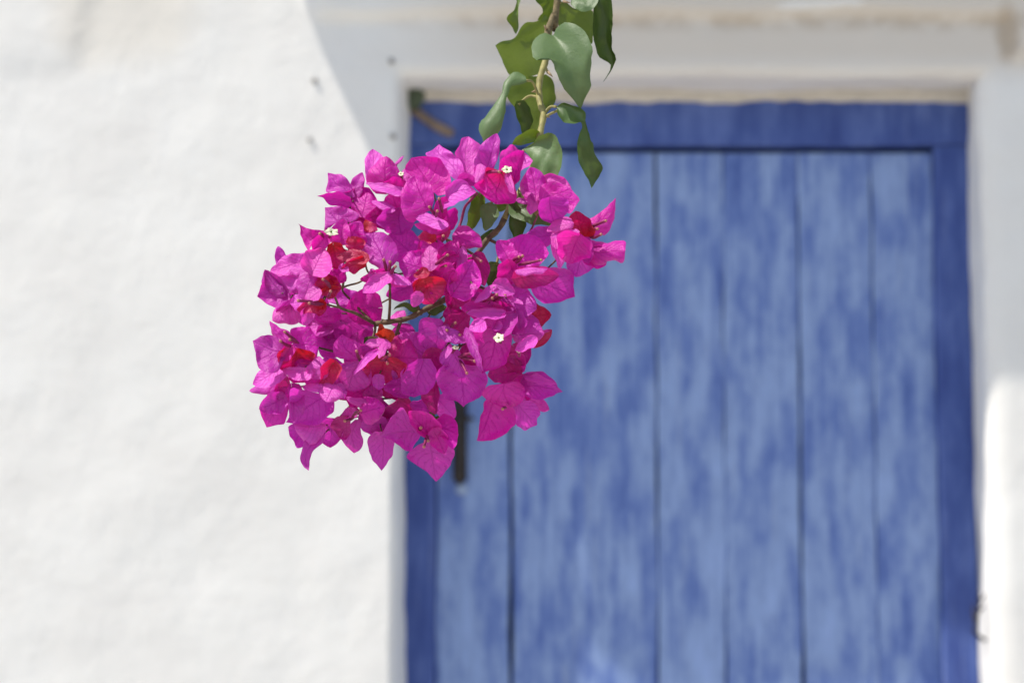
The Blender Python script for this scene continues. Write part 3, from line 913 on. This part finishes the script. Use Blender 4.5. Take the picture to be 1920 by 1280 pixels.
# ---- bracts: F starts a flower; then tile bx by tx ty wl wr z kind tilt
BRACT_TONE = {'m': (0.70, 0.014, 0.46, 0.06), 'h': (0.68, 0.012, 0.40, 0.75), 'p': (0.58, 0.034, 0.47, 0.0), 'w': (0.78, 0.090, 0.60, 0.0),
       'r': (0.60, 0.006, 0.16, 1.0), 'k': (0.52, 0.007, 0.28, 0.18), 'o': (0.55, 0.055, 0.012, 0.0), 'c': (0.50, 0.016, 0.10, 0.4)}  # paler 'w' carries sunlight, deeper 'k' carries shade, put into the bract colour
DATA = """
F
1 1150 700 898 430 120 140 4 p N
1 1180 690 1278 425 65 75 0 p N
1 1170 740 780 685 95 65 12 m d
F
2 0 880 50 640 130 120 8 m b
2 330 860 20 930 130 90 12 k d
2 320 830 95 740 45 45 22 w B
2 400 850 420 1112 160 200 16 p D
2 400 870 320 640 140 110 14 m d
F
2 70 560 110 170 95 120 4 w b
2 260 610 258 250 170 150 12 m N
2 445 590 215 550 45 90 18 m d
2 430 590 460 385 35 90 6 w b
2 450 640 35 545 65 40 24 w B
2 370 330 450 245 20 20 -8 w b
F
2 730 840 510 470 260 200 30 m N
2 770 650 525 270 150 280 20 m N
2 890 770 1242 640 190 130 32 w B
2 820 930 910 690 70 70 24 m D
2 880 985 505 850 75 40 42 w B
2 900 1000 560 990 85 30 32 m D
2 890 1010 1010 810 70 90 18 m d
F
2 1060 500 835 120 160 190 -2 w b
2 1150 510 1155 35 165 165 -6 w b
2 1060 500 1240 560 70 40 0 p D
F
3 -50 400 68 0 130 70 22 p N
3 150 390 460 300 200 50 10 w B
3 250 520 365 190 170 50 20 m d
3 120 430 60 775 175 240 36 h D
3 190 450 262 665 30 50 40 w B
3 -110 360 -170 540 50 40 38 w B
3 -150 400 -30 660 60 40 34 m N
F
3 490 730 430 368 140 135 20 m N
3 560 570 880 600 120 70 10 w B
3 530 800 972 720 250 110 28 m N
3 640 735 700 992 190 110 36 p D
3 480 700 430 890 45 70 18 w b
3 450 700 275 730 45 50 16 w b
F
6 1010 410 1306 3 95 165 14 m N
6 1030 570 1415 610 120 150 18 m N
6 1030 570 1200 740 100 120 16 m d
6 960 440 870 148 190 120 20 r d
6 810 290 553 372 55 80 40 w B
6 870 380 590 430 35 35 42 w B
6 900 440 800 725 175 180 44 m D
6 940 560 870 870 150 140 20 p D
6 640 430 695 785 90 55 26 w B
6 400 930 862 1085 240 210 14 p D
6 610 420 293 450 90 100 16 p N
6 980 470 1010 720 60 130 34 p d
F
6 170 690 578 610 210 150 32 m b
6 145 700 10 470 80 120 38 m N
6 150 715 235 1005 45 160 40 m d
6 240 880 690 850 100 110 46 k D
6 255 800 562 780 25 50 54 w B
6 -10 960 212 1040 90 70 44 w b
F
11 560 50 345 218 30 45 48 w B
11 440 150 195 215 50 60 30 p d
11 640 320 228 240 110 70 40 m D
11 645 320 258 335 75 35 48 w B
11 670 210 1025 290 170 160 36 p N
11 700 250 620 400 120 120 38 m D
11 715 145 880 240 30 25 46 w B
F
11 440 430 285 505 70 60 58 w B
11 620 560 817 335 120 70 56 p B
11 560 500 500 990 215 235 52 m D
11 280 550 432 965 40 55 58 p B
11 620 470 400 450 50 60 54 w b
F
11 800 570 1110 560 190 90 46 p N
11 850 480 815 280 40 70 48 p N
11 1000 620 788 738 55 60 54 w B
11 890 385 1187 350 115 115 20 c d
11 990 655 1192 510 45 65 26 c d
11 1020 600 1190 510 25 15 30 w B
11 780 700 905 900 130 120 30 k D
11 720 850 890 970 110 100 26 m D
11 820 950 488 1010 110 130 24 k D
F
12 680 470 740 728 200 280 36 m D
12 560 640 372 1083 250 70 26 m D
12 780 670 1010 940 140 180 20 p D
12 930 620 1165 745 65 75 6 w d
12 850 520 1312 550 185 120 24 p N
12 930 375 1240 460 45 40 30 w B
12 860 600 890 350 160 110 18 m D
F
8 1090 520 1100 948 280 300 34 p D
8 960 320 1112 632 50 150 46 p d
8 850 120 1142 240 60 70 48 p N
8 1100 480 1160 240 80 170 30 k d
8 960 280 905 420 20 30 52 w B
F
5 880 940 760 1225 170 280 40 p D
5 960 990 1155 800 130 110 34 k D
5 1000 900 950 700 80 120 30 k d
8 690 380 390 165 110 150 30 p N
8 650 440 560 840 210 230 36 p D
8 760 340 760 640 110 90 34 k D
8 430 610 500 852 70 190 26 p D
F
8 230 420 190 700 210 200 40 r D
8 320 410 610 420 190 160 34 h N
8 270 285 15 260 35 65 50 w B
8 255 260 178 418 30 40 54 w B
7 1425 345 1188 592 30 40 54 w B
8 180 610 180 762 65 65 42 p D
8 240 190 185 40 40 40 42 o N
8 240 190 340 130 55 45 44 o d
8 240 190 135 150 35 35 44 o N
8 330 620 380 600 60 60 38 p d
F
7 1235 430 1050 158 170 130 42 m N
7 1250 400 1425 280 75 70 38 m b
7 1240 440 1090 775 250 240 44 p D
F
7 500 290 262 5 105 70 40 m N
7 485 320 80 225 250 120 42 p N
7 540 290 805 260 220 270 26 m N
7 560 340 570 568 180 180 38 r D
7 700 560 398 540 100 30 46 w B
7 395 500 80 700 110 100 32 w B
7 500 290 390 450 60 60 44 m N
F
7 425 655 42 772 85 70 20 p b
7 440 640 230 1172 125 150 24 m D
7 410 850 150 970 100 100 22 p d
7 440 640 350 860 60 60 28 k D
F
9 450 270 35 600 250 200 34 p D
9 100 220 120 600 110 40 30 p b
7 720 600 470 640 60 130 28 m d
7 850 610 800 392 145 60 44 w b
7 960 470 830 745 100 75 48 r d
7 815 705 625 640 60 50 40 m D
7 820 740 618 730 35 45 46 w B
7 960 720 880 890 120 150 48 w B
7 1000 720 1080 860 60 40 40 p D
F
9 430 630 125 620 170 40 26 w b
9 290 700 60 640 170 60 18 p D
9 455 710 287 1117 40 120 24 p b
9 560 590 520 868 120 140 14 p D
9 700 550 690 782 40 140 24 k D
9 820 530 780 928 100 170 10 p D
F
9 895 375 695 315 55 30 30 w b
9 795 505 635 525 30 65 24 w b
9 880 480 1118 420 120 130 32 m N
9 1060 310 870 290 90 90 14 p d
9 1070 220 1395 355 50 65 10 k D
9 1390 430 1040 590 130 130 2 k D
9 1110 600 840 620 110 90 6 p D
9 1080 690 1078 1118 150 155 12 p D
9 790 500 800 420 50 60 20 k d
F
10 615 690 205 745 220 250 28 p D
10 730 790 800 1238 270 270 22 p D
10 760 700 1040 790 200 130 32 m N
10 780 690 890 935 90 90 40 m D
10 755 745 500 470 70 140 34 m D
10 710 430 510 390 70 70 8 p d
10 790 190 800 505 50 120 20 k D
10 825 340 1012 540 100 100 4 w d
10 560 560 520 860 60 60 24 p D
F
4 440 310 358 65 60 65 8 p N
4 495 630 128 615 110 250 26 p N
4 400 580 212 322 100 80 28 p N
4 650 220 270 340 90 100 14 w b
4 640 430 335 360 150 70 20 w B
4 725 330 475 320 60 50 30 w b
4 740 345 865 90 150 150 40 w B
4 530 690 295 880 160 80 14 w b
4 520 620 340 800 100 70 18 p D
F
4 745 370 640 665 70 120 38 p N
4 805 560 660 675 55 80 44 w B
4 645 680 488 690 80 80 36 w b
4 700 760 632 932 55 65 40 w d
F
4 890 500 755 480 90 100 40 r d
4 900 510 1050 530 100 100 38 r N
4 890 500 880 360 100 110 36 r N
4 910 520 930 625 90 90 40 r D
4 840 690 558 760 70 60 42 r d
4 810 690 800 830 65 60 40 r D
F
4 960 60 1000 320 110 90 36 r d
4 1310 200 988 180 70 60 46 c b
4 1280 220 1040 315 75 60 42 r d
4 1200 -20 1190 140 90 90 38 r d
1 1310 1000 1445 1060 45 50 26 r N
4 960 340 1100 450 80 90 26 m d
4 1040 280 1130 340 40 40 40 w B
F
1 1130 960 868 808 160 130 26 p N
1 1040 1185 1075 932 120 85 36 m N
1 1130 1170 1260 960 90 140 32 m N
1 850 1110 572 985 150 40 24 m N
1 875 1115 735 1285 75 70 32 m d
F
5 250 310 130 -88 210 210 40 p b
5 275 395 0 575 80 70 48 w B
5 300 405 535 480 45 45 48 w B
5 290 370 -30 430 70 60 38 m d
5 700 330 395 230 150 170 32 m N
5 740 300 735 58 80 80 46 w b
5 130 380 90 310 50 30 42 w B
5 330 460 530 470 60 40 44 w B
F
5 680 440 770 697 190 130 50 r D
5 660 440 575 620 60 60 48 r d
5 705 360 555 395 40 60 54 c B
5 720 430 700 255 100 120 42 r N
5 780 380 985 570 180 150 44 m D
5 620 585 550 732 55 65 54 w d
F
5 840 230 640 0 100 130 34 m N
5 880 250 1038 5 110 90 36 m N
2 780 1150 603 1125 40 55 32 r N
2 900 1120 690 1000 80 100 22 h d
5 860 260 1065 350 150 150 30 m D
5 1000 560 1205 215 110 180 46 m N
5 1060 480 935 745 150 90 40 k D
5 1060 330 1095 60 45 60 42 w b
2 1020 1130 1305 1235 130 70 18 m N
5 1260 170 1330 505 80 70 28 k D
5 1200 480 1255 540 25 40 52 w B
F
4 1210 650 865 650 70 90 -8 p N
4 1445 740 1095 770 170 180 -2 m d
4 1000 840 1380 1090 190 170 -14 p D
4 930 920 655 935 110 160 -6 w b
4 900 1060 880 1310 90 90 -2 p D
4 1010 800 755 850 70 70 10 m d
5 530 510 255 610 110 100 -14 p d
5 330 900 460 770 60 60 -20 w b
F
9 620 300 1000 330 40 40 -6 k D
8 20 760 240 740 80 80 4 p D
5 1100 600 1300 640 40 70 20 m d
11 470 200 700 130 60 60 30 k D
F
0 640 690 596 730 30 30 10 p D
0 690 742 646 720 26 28 6 m d
0 722 765 676 802 30 30 0 p D
0 690 660 650 700 30 30 6 p d
F
0 560 555 622 604 30 30 -4 p d
0 645 645 596 612 30 32 -8 p d
0 700 655 650 640 30 30 -6 p D
F
0 660 402 692 352 30 30 -6 m d
0 692 442 646 420 28 28 -4 m d
0 770 475 728 440 26 28 -4 p d
F
0 822 470 786 506 30 30 0 m d
0 858 500 902 534 28 28 -4 m d
0 880 556 935 592 26 26 0 m d
0 775 640 722 650 30 30 -4 p d
"""
TUBES = """
7 570 240 432 130 44
7 580 250 487 212 48
7 510 290 385 230 46
2 800 900 730 805 44
2 870 860 835 715 40
2 800 910 815 850 46
5 260 340 230 215 48
5 290 330 300 240 50
5 300 390 355 290 50
5 770 290 925 165 48
5 790 310 905 280 48
6 1015 335 1195 258 26
6 1015 380 1105 345 26
6 1025 440 1145 405 28
6 210 720 290 640 46
6 250 735 490 685 48
6 180 690 250 650 44
8 1050 400 1180 360 52
8 1070 410 1220 445 52
8 1060 440 1135 575 52
10 700 740 715 790 42
10 705 750 670 855 42
10 620 690 635 650 40
11 480 250 590 130 46
11 470 260 540 170 44
11 520 250 680 140 44
8 960 80 1010 30 46
8 1000 110 1060 160 46
8 870 90 920 110 44
4 930 520 850 430 48
4 900 620 930 560 48
4 850 700 580 660 48
4 850 700 700 690 46
7 1240 420 1215 340 48
7 1260 440 1275 490 48
8 200 440 290 380 50
8 240 430 270 470 48
9 760 530 850 460 34
9 770 545 680 575 34
12 690 720 655 735 40
2 870 1180 880 1120 40
1 850 1130 815 1095 38
3 -60 430 90 420 42
5 1200 160 1290 230 34
"""
STARS = [(1, 940, 1075, 85, 44, 0.9), (3, 178, 395, 62, 42, 0.5), (11, 612, 600, 62, 62, 0.1), (2, 418, 442, 34, 26, 0.3), (11, 832, 745, 30, 58, 0.4), (8, 1015, 300, 44, 54, 1.0)]

OUT = {
    (10,730,790): ([(720,780),(600,850),(520,900),(485,970),(600,1060),(720,1150),(800,1238)],[(740,760),(900,800),(985,860),(1000,930),(960,1060),(880,1160),(800,1238)],[(730,790),(755,950),(780,1120),(800,1238)]),
    (12,560,640): ([(520,600),(440,660),(435,750),(400,870),(390,1000),(372,1083)],[(620,600),(760,720),(800,880),(740,960),(640,1040),(500,1085),(372,1083)],[(560,620),(520,740),(450,940),(372,1083)]),
    (12,780,670): ([(760,680),(780,800),(800,910),(850,940),(890,972),(950,945),(1030,912)],[(850,600),(960,650),(1070,760),(1035,840),(1030,912)],[(800,650),(900,780),(1030,912)]),
    (12,850,520): ([(850,430),(890,350),(1000,330),(1120,345),(1210,410),(1260,490),(1312,550)],[(850,560),(960,620),(1080,640),(1180,600),(1250,565),(1312,550)],[(850,500),(1000,480),(1160,510),(1312,550)]),
    (8,1090,520): ([(1060,500),(900,490),(820,560),(800,660),(850,780),(920,860),(1030,890),(1100,948)],[(1110,480),(1280,520),(1350,600),(1345,730),(1290,840),(1180,880),(1130,915),(1100,948)],[(1085,500),(1085,650),(1100,800),(1100,948)]),
    (11,560,500): ([(520,480),(350,500),(330,600),(400,750),(440,850),(425,990)],[(600,470),(740,560),(760,650),(710,800),(690,880),(600,930),(500,960),(425,990)],[(560,480),(570,650),(530,830),(425,990)]),
    (6,400,930): ([(430,800),(600,760),(760,780),(850,850),(850,960),(862,1085)],[(370,960),(420,1080),(470,1130),(560,1155),(700,1140),(790,1110),(862,1085)],[(400,900),(560,960),(720,1020),(862,1085)]),
    (6,1030,570): ([(1020,460),(1220,490),(1395,472),(1412,580)],[(960,700),(1110,740),(1195,740),(1205,700),(1295,690),(1385,722),(1412,580)],[(1000,580),(1150,600),(1280,590),(1412,580)]),
    (6,1010,410): ([(1000,240),(1080,200),(1200,110),(1250,60),(1306,3)],[(1030,440),(1150,410),(1200,415),(1265,320),(1300,180),(1306,3)],[(1010,380),(1120,290),(1240,150),(1306,3)]),
    (7,485,320): ([(480,260),(270,160),(160,190),(80,225)],[(480,380),(390,490),(310,580),(150,530),(120,420),(100,300),(80,225)],[(480,320),(330,330),(200,280),(80,225)]),
    (7,500,290): ([(440,300),(300,190),(272,100),(262,5)],[(520,250),(470,120),(360,70),(262,5)]),
    (7,540,290): ([(520,250),(490,130),(560,75),(690,70),(730,110),(780,200),(805,280)],[(500,300),(520,480),(580,560),(690,510),(780,400),(805,280)],[(510,270),(650,270),(805,280)]),
    (7,440,640): ([(380,660),(330,760),(300,900),(180,940),(155,980),(165,1040),(232,1170)],[(480,650),(490,760),(475,950),(440,1120),(350,1150),(232,1170)],[(430,650),(390,850),(310,1010),(232,1170)]),
    (9,455,710): ([(400,690),(260,780),(215,870),(195,990),(210,1060),(285,1117)],[(470,700),(440,800),(340,900),(300,1000),(285,1117)]),
    (9,1080,690): ([(1000,690),(940,760),(930,850),(950,940),(1010,1030),(1078,1118)],[(1180,690),(1220,820),(1195,930),(1150,1030),(1078,1118)],[(1090,690),(1100,900),(1078,1118)]),
    (9,820,530): ([(790,560),(640,720),(650,790),(720,880),(780,928)],[(860,560),(850,680),(885,820),(850,880),(780,928)]),
    (10,615,690): ([(620,640),(520,560),(440,430),(330,520),(260,620),(205,745)],[(640,720),(560,860),(510,910),(430,880),(330,800),(205,745)],[(620,690),(440,690),(320,710),(205,745)]),
    (10,760,700): ([(740,640),(830,540),(900,500),(980,540),(1035,640),(1045,730)],[(780,720),(880,760),(960,870),(1005,850),(1045,730)],[(760,680),(900,660),(1045,730)]),
    (2,730,840): ([(690,860),(540,970),(450,900),(420,760),(430,640),(500,500),(560,460)],[(750,830),(780,700),(740,560),(650,470),(560,460)],[(720,850),(660,720),(600,580),(560,460)]),
    (2,770,650): ([(740,640),(620,560),(480,420),(465,350),(530,268)],[(820,680),(900,660),(960,520),(900,360),(830,270),(690,250),(530,268)],[(770,640),(690,500),(600,370),(530,268)]),
    (2,890,770): ([(900,700),(905,600),(990,520),(1100,510),(1190,580),(1242,640)],[(880,830),(960,800),(1080,740),(1170,690),(1242,640)]),
    (2,1060,500): ([(1000,500),(850,350),(690,240),(780,160),(835,120)],[(1110,500),(1095,350),(1000,230),(900,170),(835,120)]),
    (2,1150,510): ([(1090,500),(1090,350),(1000,230),(1060,140),(1080,60),(1155,35)],[(1210,510),(1270,300),(1305,170),(1230,80),(1155,35)],[(1140,505),(1120,350),(1130,180),(1155,35)]),
    (2,70,560): ([(40,560),(30,430),(15,300),(50,220),(110,170)],[(130,560),(180,420),(225,290),(170,210),(110,170)]),
    (1,1150,700): ([(1130,720),(1000,640),(890,640),(900,540),(898,430)],[(1200,690),(1130,520),(1060,450),(980,440),(898,430)]),
    (1,1170,740): ([(1160,800),(1030,800),(920,770),(850,710),(780,685)],[(1150,700),(1020,640),(920,650),(780,685)]),
    (4,495,630): ([(490,650),(420,680),(350,740),(230,690),(128,615)],[(480,560),(400,430),(330,380),(215,325),(180,480),(128,615)],[(480,620),(340,560),(230,590),(128,615)]),
    (1,850,1110): ([(850,1150),(730,1200),(690,1290),(640,1190),(600,1110),(595,1010),(572,985)],[(860,1060),(740,1050),(650,1020),(572,985)]),
    (1,1130,960): ([(1060,980),(950,990),(865,1080),(862,940),(868,808)],[(1200,960),(1250,900),(1170,830),(1020,800),(868,808)]),
    (3,530,800): ([(520,720),(540,600),(660,530),(780,550),(880,620),(960,700),(972,730)],[(560,830),(740,790),(870,870),(930,800),(972,730)]),
    (3,120,430): ([(180,420),(240,480),(280,620),(270,760),(160,770),(60,775)],[(60,400),(-40,370),(-80,480),(-165,560),(-170,600),(-60,700),(60,775)]),
    (7,1235,430): ([(1190,460),(1000,400),(965,330),(990,220),(1055,155)],[(1290,420),(1250,280),(1150,210),(1055,155)]),
    (7,1240,440): ([(1300,470),(1380,560),(1370,680),(1300,750),(1170,782)],[(1200,440),(980,500),(940,600),(935,690),(1050,740),(1170,782)]),
    (9,450,270): ([(560,340),(560,450),(480,540),(380,620),(200,610),(35,590)],[(380,270),(100,220),(65,400),(70,520),(35,590)],[(460,300),(280,420),(35,590)]),
    (5,880,940): ([(930,900),(960,1000),(900,1180),(780,1225)],[(850,860),(660,850),(610,950),(600,1080),(650,1160),(780,1225)],[(890,900),(820,1050),(780,1225)]),
    (8,650,440): ([(740,420),(810,560),(790,680),(740,770),(660,810),(560,842)],[(600,420),(420,560),(420,700),(430,800),(560,842)]),
    (5,250,310): ([(200,330),(60,220),(-60,60),(-70,0),(0,-60),(120,-90)],[(290,320),(390,200),(380,90),(330,-10),(230,-80),(120,-90)]),
    (12,680,470): ([(730,440),(880,470),(890,600),(830,680),(740,725)],[(640,460),(500,480),(430,580),(560,680),(740,725)]),
}
flowers = []
used_out = set()
for line in DATA.strip().splitlines():
    if line.strip() == 'F':
        flowers.append([]); continue
    q = line.split()
    flowers[-1].append((int(q[0]), *[float(x) for x in q[1:8]], q[8], q[9]))
tubes = []
for line in TUBES.strip().splitlines():
    q = [float(x) for x in line.split()]
    t = int(q[0])
    a = tile_px(t, q[1], q[2]); b = tile_px(t, q[3], q[4])
    tubes.append((a, b, q[5]))

fl_objs = []
rng = random.Random(77)
for fi, brs in enumerate(flowers):
    cs = [W3(*tile_px(b[0], b[1], b[2]), b[7]) for b in brs]
    cen = sum(cs, Vector()) / len(cs)
    zc = sum(b[7] for b in brs) / len(brs)
    # stalks from the branch to the foot of every bract
    parts = []
    hub = min(NET, key=lambda p: (p - cen).length)
    hubc = cen + FWD * 0.012
    def stalk(a, b, r0, r1):
        mid = (a + b) / 2 + FWD * 0.006
        pp = smooth_path([a, mid, b], 4)
        parts.append(tube_data(pp, [r0 + (r1 - r0) * i / (len(pp) - 1) for i in range(len(pp))], 5))
    stalk(hub, hubc, 0.0009, 0.0008)
    for c in cs:
        stalk(hubc, c + FWD * 0.0006, 0.0007, 0.0005)
    v, f = join_data(parts)
    root = mesh_obj('flower', v, f, M['twig'], branch)
    fl_objs.append((root, cen))
    for (t, bx, by, tx, ty, wl, wr, z, kind, tl) in brs:
        c = BRACT_TONE[kind]
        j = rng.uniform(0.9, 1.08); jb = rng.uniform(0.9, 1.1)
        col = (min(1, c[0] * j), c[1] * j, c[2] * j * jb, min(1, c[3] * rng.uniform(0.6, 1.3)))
        ol = None
        if (t, int(bx), int(by)) not in used_out:
            ol = OUT.get((t, int(bx), int(by)))
            if ol: used_out.add((t, int(bx), int(by)))
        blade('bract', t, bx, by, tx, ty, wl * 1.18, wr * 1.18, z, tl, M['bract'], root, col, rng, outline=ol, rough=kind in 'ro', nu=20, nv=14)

# ---- floret tubes and open cream blossoms
for (a, b, z) in tubes:
    A = W3(*a, z - 5); B = W3(*b, z + 7)
    root = min(fl_objs, key=lambda q: (q[1] - A).length)[0]
    mid = (A + B) / 2 + UP * rng.uniform(-0.0008, 0.0012)
    pp = smooth_path([A, mid, B], 4)
    rads = [0.0007, 0.0009, 0.0011, 0.0012, 0.0011, 0.0010, 0.0009, 0.0009, 0.0010]
    v, f = tube_data(pp, rads, 7)
    tb = mesh_obj('floret', v, f, M['tube'], root)
    dr = (B - mid).normalized()
    v, f = tube_data([B - dr * 0.0008, B + dr * 0.0004, B + dr * 0.0012], [0.0009, 0.00105, 0.0005], 7)
    v2 = [q for q in v]
    mesh_obj('floret_mouth', v2, f, M['tubeend'], root)
for (t, x, y, r, z, sq) in STARS:
    px, py = tile_px(t, x, y)
    C = W3(px, py, z)
    root = min(fl_objs, key=lambda q: (q[1] - C).length)[0]
    R_ = r * S0 * (DC - z / 1000) / FP
    tiltv = Vector((-0.25 + 0.6 * sq, -1, 0.35)).normalized()
    X = tiltv.cross(Vector((0, 0, 1))).normalized(); Y = X.cross(tiltv)
    V = [C + tiltv * -0.0012]; F = []
    n = 30
    for ringi, rr_ in ((0, 0.25), (1, 0.6), (2, 1.0)):
        for k in range(n):
            a = 2 * math.pi * k / n
            lob = 1.0 if ringi == 0 else (0.88 + 0.10 * math.cos(5 * a) + 0.07 * math.cos(10 * a + 1) if ringi == 2 else 0.95 + 0.05 * math.cos(5 * a))
            q = C + (X * math.cos(a) + Y * math.sin(a) * (1 - 0.45 * sq)) * R_ * rr_ * lob + tiltv * (0.0004 * math.sin(5 * a + 1) if ringi else 0) * (1 if ringi == 2 else 0.3)
            V.append(q)
    for k in range(n):
        k2 = (k + 1) % n
        F.append((0, 1 + k, 1 + k2))
        for g_ in range(2):
            F.append((1 + g_ * n + k, 1 + (g_ + 1) * n + k, 1 + (g_ + 1) * n + k2, 1 + g_ * n + k2))
    st = mesh_obj('blossom', V, F, M['cream'], root)
    v, f = tube_data([C - tiltv * 0.001, C + tiltv * 0.0002], [R_ * 0.16, R_ * 0.14], 9)
    mesh_obj('throat', v, f, M['leaf_dark'], root)
    v, f = tube_data([C - tiltv * 0.0075, C - tiltv * 0.003, C - tiltv * 0.0006], [0.0008, 0.0011, 0.0013], 7)
    mesh_obj('floret', v, f, M['tube'], root)
